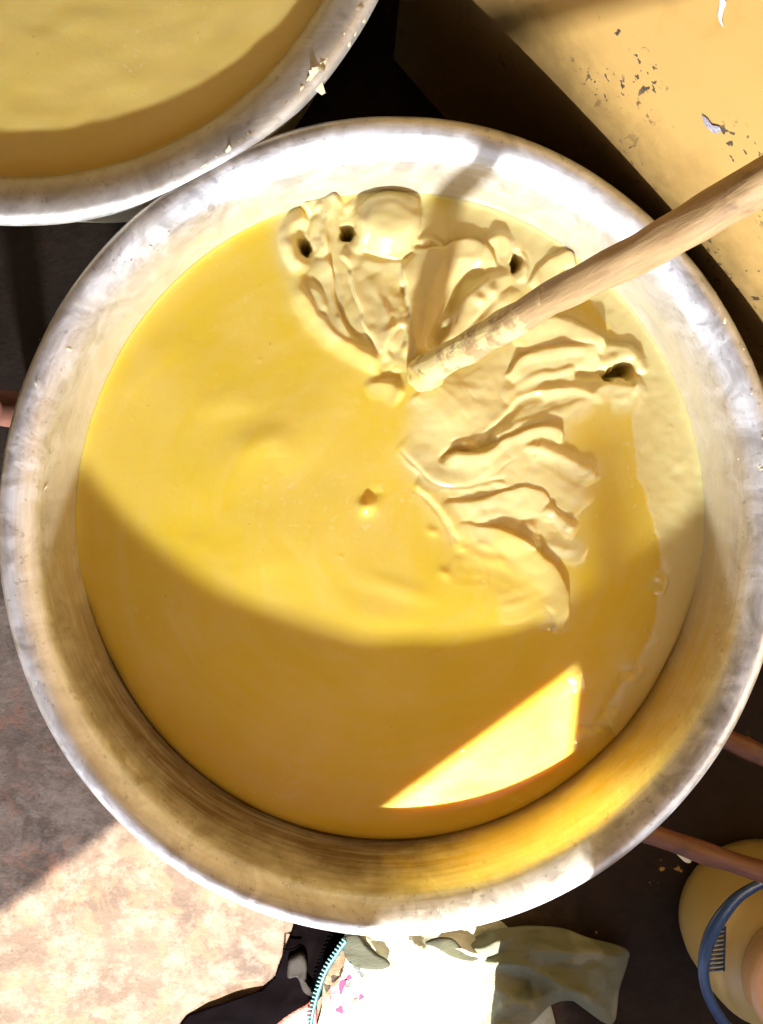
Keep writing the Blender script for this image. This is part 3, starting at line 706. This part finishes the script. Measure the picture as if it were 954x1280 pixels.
lift('facing', [(430,1172),(446,1168),(456,1180),(470,1192),(484,1200),(486,1208),(470,1212),(446,1208),(432,1196)], M_OLIVE, g, GZ+.022, .006, K=8, seed=8)
lift('facing', [(532,1178),(548,1172),(566,1174),(580,1188),(598,1196),(590,1201),(566,1196),(545,1184)], M_OLIVE, g, GZ+.026, .006, K=8, seed=9)
lift('facing', [(404,1232),(414,1204),(426,1186),(432,1190),(428,1214),(416,1240),(404,1270)], mat_cloth('brown_cloth', (.16,.10,.055), (.30,.22,.13)), g, GZ+.020, .006, K=8, seed=12)
# zip: tape and teeth
zp = catmull([(386,1300),(390,1268),(398,1238),(408,1212),(422,1190),(432,1176)], 8)
M_TEAL = mat_plain('teal_zip', (.012,.085,.10), .4, .2, 90)
tv, tf = [], []
for i, p in enumerate(zp):
    q = zp[min(i+1, len(zp)-1)]-zp[max(i-1, 0)]; q = np.array([-q[1], q[0]])/np.hypot(*q)
    for s, hh in ((-2.5, .0235), (0, .0265), (3.5, .0245)):
        tv.append(at(*(p+q*s), GZ+hh))
for i in range(len(zp)-1):
    for s in range(2): a = i*3+s; tf.append((a, a+1, a+4, a+3))
zo = link('zip_tape', mesh('zip_tape', tv, tf), M_TEAL, g); md = zo.modifiers.new('t', 'SOLIDIFY'); md.thickness = .0015
tooth = None; L = np.r_[0, np.cumsum(np.hypot(*np.diff(zp, axis=0).T))]
M_TOOTH = mat_plain('pale_teal_teeth', (.12,.30,.31), .45, .1, 90)
for d in np.arange(4, L[-1], 5.0):
    p = np.array([np.interp(d, L, zp[:,0]), np.interp(d, L, zp[:,1])]); p2 = np.array([np.interp(d+2, L, zp[:,0]), np.interp(d+2, L, zp[:,1])])
    q = p2-p; q = np.array([-q[1], q[0]])/(np.hypot(*q)+1e-6)
    A, B = V(*(p-q*5), GZ+.0262), V(*(p+q*0), GZ+.0285)
    if tooth is None:
        x, y, z = .0026, .0012, .0010
        bm = bmesh.new(); bmesh.ops.create_cube(bm, size=1, matrix=Matrix.Diagonal(((B-A).length, .0024, .0020, 1)))
        bmesh.ops.bevel(bm, geom=bm.edges[:], offset=.0006, segments=1, affect='EDGES'); tooth = bpy.data.meshes.new('zip_tooth'); bm.to_mesh(tooth); bm.free(); tooth.materials.append(M_TOOTH)
    o = bpy.data.objects.new('zip_tooth', tooth); COL.objects.link(o); o.parent = g
    mw = (B-A).to_track_quat('X', 'Z').to_matrix().to_4x4(); mw.translation = (A+B)/2
    o.matrix_parent_inverse = Matrix.Translation(-g.location); o.matrix_basis = mw

# black plastic bag with a torn clear strip
M_BLACK = mat_plain('black_plastic', (.0014,.0007,.0009), .8, .3, 30, .3, Specular_IOR_Level=.01)
bag = empty('plastic_bag', V(340, 1230, FZ), 'crumpled black plastic bag with a torn grey strip on sunlit floor', 'bag')
lift('bag_sheet', [(366,1176),(380,1140),(450,1140),(440,1178),(412,1215),(398,1250),(350,1282),(290,1320),(215,1320),(232,1272),(262,1268),(290,1272),(312,1250),(344,1222),(362,1204)], M_BLACK, bag, FZ+.001, .008, K=20, seed=5)
mg = Mat('clear_grey_plastic'); mg.set(Base_Color=(.02,.017,.014,1), Roughness=.8, Specular_IOR_Level=.1, Alpha=.92); mg.bump(mg.noise(60, 5), .6, .003)
lift('torn_strip', [(364,1196),(378,1190),(384,1206),(383,1232),(394,1246),(380,1240),(372,1222),(360,1222),(360,1204)], mg.m, bag, FZ+.012, .012, K=8, seed=6, thick=.0006)
v, f = tube([V(*p, FZ+h) for p, h in (((376,1180),.012),((368,1186),.016),((360,1188),.018),((355,1186),.016),((354,1198),.012),((352,1212),.006))], [.0014]*6, 8)
link('bag_tie', mesh('bag_tie', v, f), M_BLACK, bag)
# flower print on the garment
M_PINK = mat_plain('pink_print', (.20,.012,.05), .9, .3, 80); M_PINK2 = mat_plain('pale_pink_print', (.26,.085,.11), .9, .3, 80)

def print_patch(c, rx, ry, rot, mat, hole=0.0):
    v, f, n = [], [], 14
    for j in range(n):
        a = 2*math.pi*j/n; k_ = 1+.25*math.sin(a*3+rx)
        for q in ((1.0, hole) if hole else (1.0, .0)):
            x, y = rx*math.cos(a)*q*k_, ry*math.sin(a)*q*k_; v.append(at(c[0]+x*math.cos(rot)-y*math.sin(rot), c[1]+x*math.sin(rot)+y*math.cos(rot), GZ+.037))
    f = [(2*j, 2*((j+1) % n), 2*((j+1) % n)+1, 2*j+1) for j in range(n)]
    link('flower_print', mesh('flower_print', v, f), mat, g)
for c_, rx, ry, ro, mt, hl in (((425,1262),13,12,.2,M_PINK2,.55),((425,1262),5,5,0,M_PINK,0),((428,1232),4,10,.3,M_PINK,0),((418,1238),5,6,1.0,M_PINK2,0),((446,1240),5,7,.1,M_PINK2,0),((452,1246),3,4,.6,M_PINK,0),((436,1222),3,5,.9,M_PINK,0),((408,1250),4,5,.4,M_PINK2,0)):
    print_patch(c_, rx, ry, ro, mt, hl)

# jug with screw lid and blue handle
M_JUG = Mat('cloudy_plastic'); M_JUG.set(Base_Color=M_JUG.mix(M_JUG.noise(9, 4), (.40,.29,.10), (.52,.40,.17)), Roughness=.4, Subsurface_Weight=.2, Subsurface_Radius=(.01,.006,.002)); M_JUG = M_JUG.m
M_LID = mat_plain('pale_lid', (.50,.31,.17), .35, .12, 25); M_BLUE = mat_plain('blue_plastic', (.012,.045,.15), .35, .2, 60)
jb = V(935, 1132, FZ); jug = empty('plastic_jug', jb, 'cloudy plastic jug of amber oil with blue handle and pale lid', 'jug')
JH = .16
jp = [(.001,.002),(.085,.002),(.100,.010),(.104,.03),(.104,.085),(.102,.100),(.094,.117),(.082,.128),(.073,.132),(.071,.135),(.071,.150),(.001,.152)]
v, f = lathe(jp, 72, 1, None, jb); link('jug_body', mesh('jug_body', v, f), M_JUG, jug)
lp = [(.0745,.1335),(.0760,.136),(.0760,.158),(.0740,.1625),(.068,.1640),(.0655,.1620),(.062,.1610),(.03,.1612),(.001,.1618)]
v, f = lathe(lp, 96, 1, lambda a, j: .004*math.sin(a*48) if j in (1,2) else 0, jb); link('lid', mesh('lid', v, f), M_LID, jug)
hp = catmull([at(*p, FZ+z) for p, z in (((985,1090),.125),((954,1103),.130),((920,1124),.135),((893,1160),.138),((880,1200),.138),((884,1240),.13),((905,1278),.12),((930,1300),.11))], 8)
v, f = tube(hp, [.0062+.0026*math.exp(-((i-24)/9)**2) for i in range(len(hp))], 14, True, 0, 0, .55); hd = link('handle', mesh('handle', v, f), M_BLUE, jug)
rail = [V(905+1.5*t, 1211-50*t, FZ+.131) for t in np.linspace(-.05, 1.05, 8)]
v, f = tube(rail, [.0014]*8, 8); link('handle_rail', mesh('handle_rail', v, f), M_BLUE, hd)
for i in range(10):
    t = i/9; a = V(879+17*t**1.3, 1214-50*t, FZ+.1375); b = V(905+1.5*t, 1211-50*t, FZ+.131)
    v, f = tube([a, (a+b)/2, b], [.0016]*3, 6); link('handle_rib', mesh('handle_rib', v, f), M_BLUE, hd)

# two red sticks leaning behind the basin
def rod(p0, p1, r, label):
    d = p1-p0; root = empty('wooden_rod', p0, label, 'rod', None)
    path = [p0+d*t+Vector((0,0,.003*math.sin(t*5))) for t in np.linspace(0, 1, 24)]
    v, f = tube(path, [r*(1+.05*math.sin(i*.9)) for i in range(24)], 18, True, .08, 4)
    q = d.normalized().to_track_quat('X', 'Z').to_matrix().to_4x4(); q.translation = p0
    o = link('rod_shaft', mesh('rod_shaft', v, f), M_ROD, root); o.data.transform(q.inverted()); o.matrix_world = q
    return root
r1 = rod(V(770, 1026, -.135), V(1040, 1120, -.115), .0118, 'reddish wooden rod lying across the jug with a dab of butter')
rod(V(870, 905, -.20), V(1040, 985, -.16), .0125, 'short visible end of reddish rod beside the rim, above the other rod')
v, f = tube([V(842,1056,-.132), V(852,1064,-.134), V(860,1072,-.138), V(862,1078,-.142)], [.002,.006,.0055,.001], 12, True, .5, 2); link('butter_dab', mesh('butter_dab', v, f), M_DRY, r1)

# something brown behind the left edge of the basin
kb = V(5, 508, -.14); pot = empty('clay_pot', kb-Vector((0,0,.16)), 'reddish brown pot edge peeking out left of the basin', 'pot')
v, f = lathe([(.001,0),(.012,0),(.018,.04),(.021,.09),(.019,.13),(.016,.148),(.018,.157),(.017,.161),(.015,.157),(.014,.145),(.012,.12),(.001,.1)], 48, 1, None, kb-Vector((.021,0,.16)))
link('pot_body', mesh('pot_body', v, f), mat_plain('fired_clay', (.25,.10,.06), .5, .3, 30), pot)

# added blocker outside the frame, outlined to shade the right of the butter
def up_to_lamp(x, y, yp=-.70):
    L = lamp.location; t = (yp-y)/(L.y-y); return (x+(L.x-x)*t, yp, -.085+(L.z+.085)*t)
out = []
for (x, y) in ((.186,-.30),(.188,-.14),(.186,.0),(.178,.06),(.180,.13)): out.append(up_to_lamp(x, y))
for (x, y) in ((.244,.135),(.250,.05),(.268,-.03),(.275,-.08),(.256,-.13),(.230,-.19),(.220,-.30)): out.append(up_to_lamp(x, y))
x0, x1 = out[0][0], out[-1][0]; out[0:0] = [(x0, -.70, FZ)]; out.append((x1, -.70, FZ))
slab('shade_cutout', out, (0,-.04,0), M_BLOCKER, None, 'unseen flat blocker shaped to shade the right of the butter', 'post')  # added shade blocker, not a real post
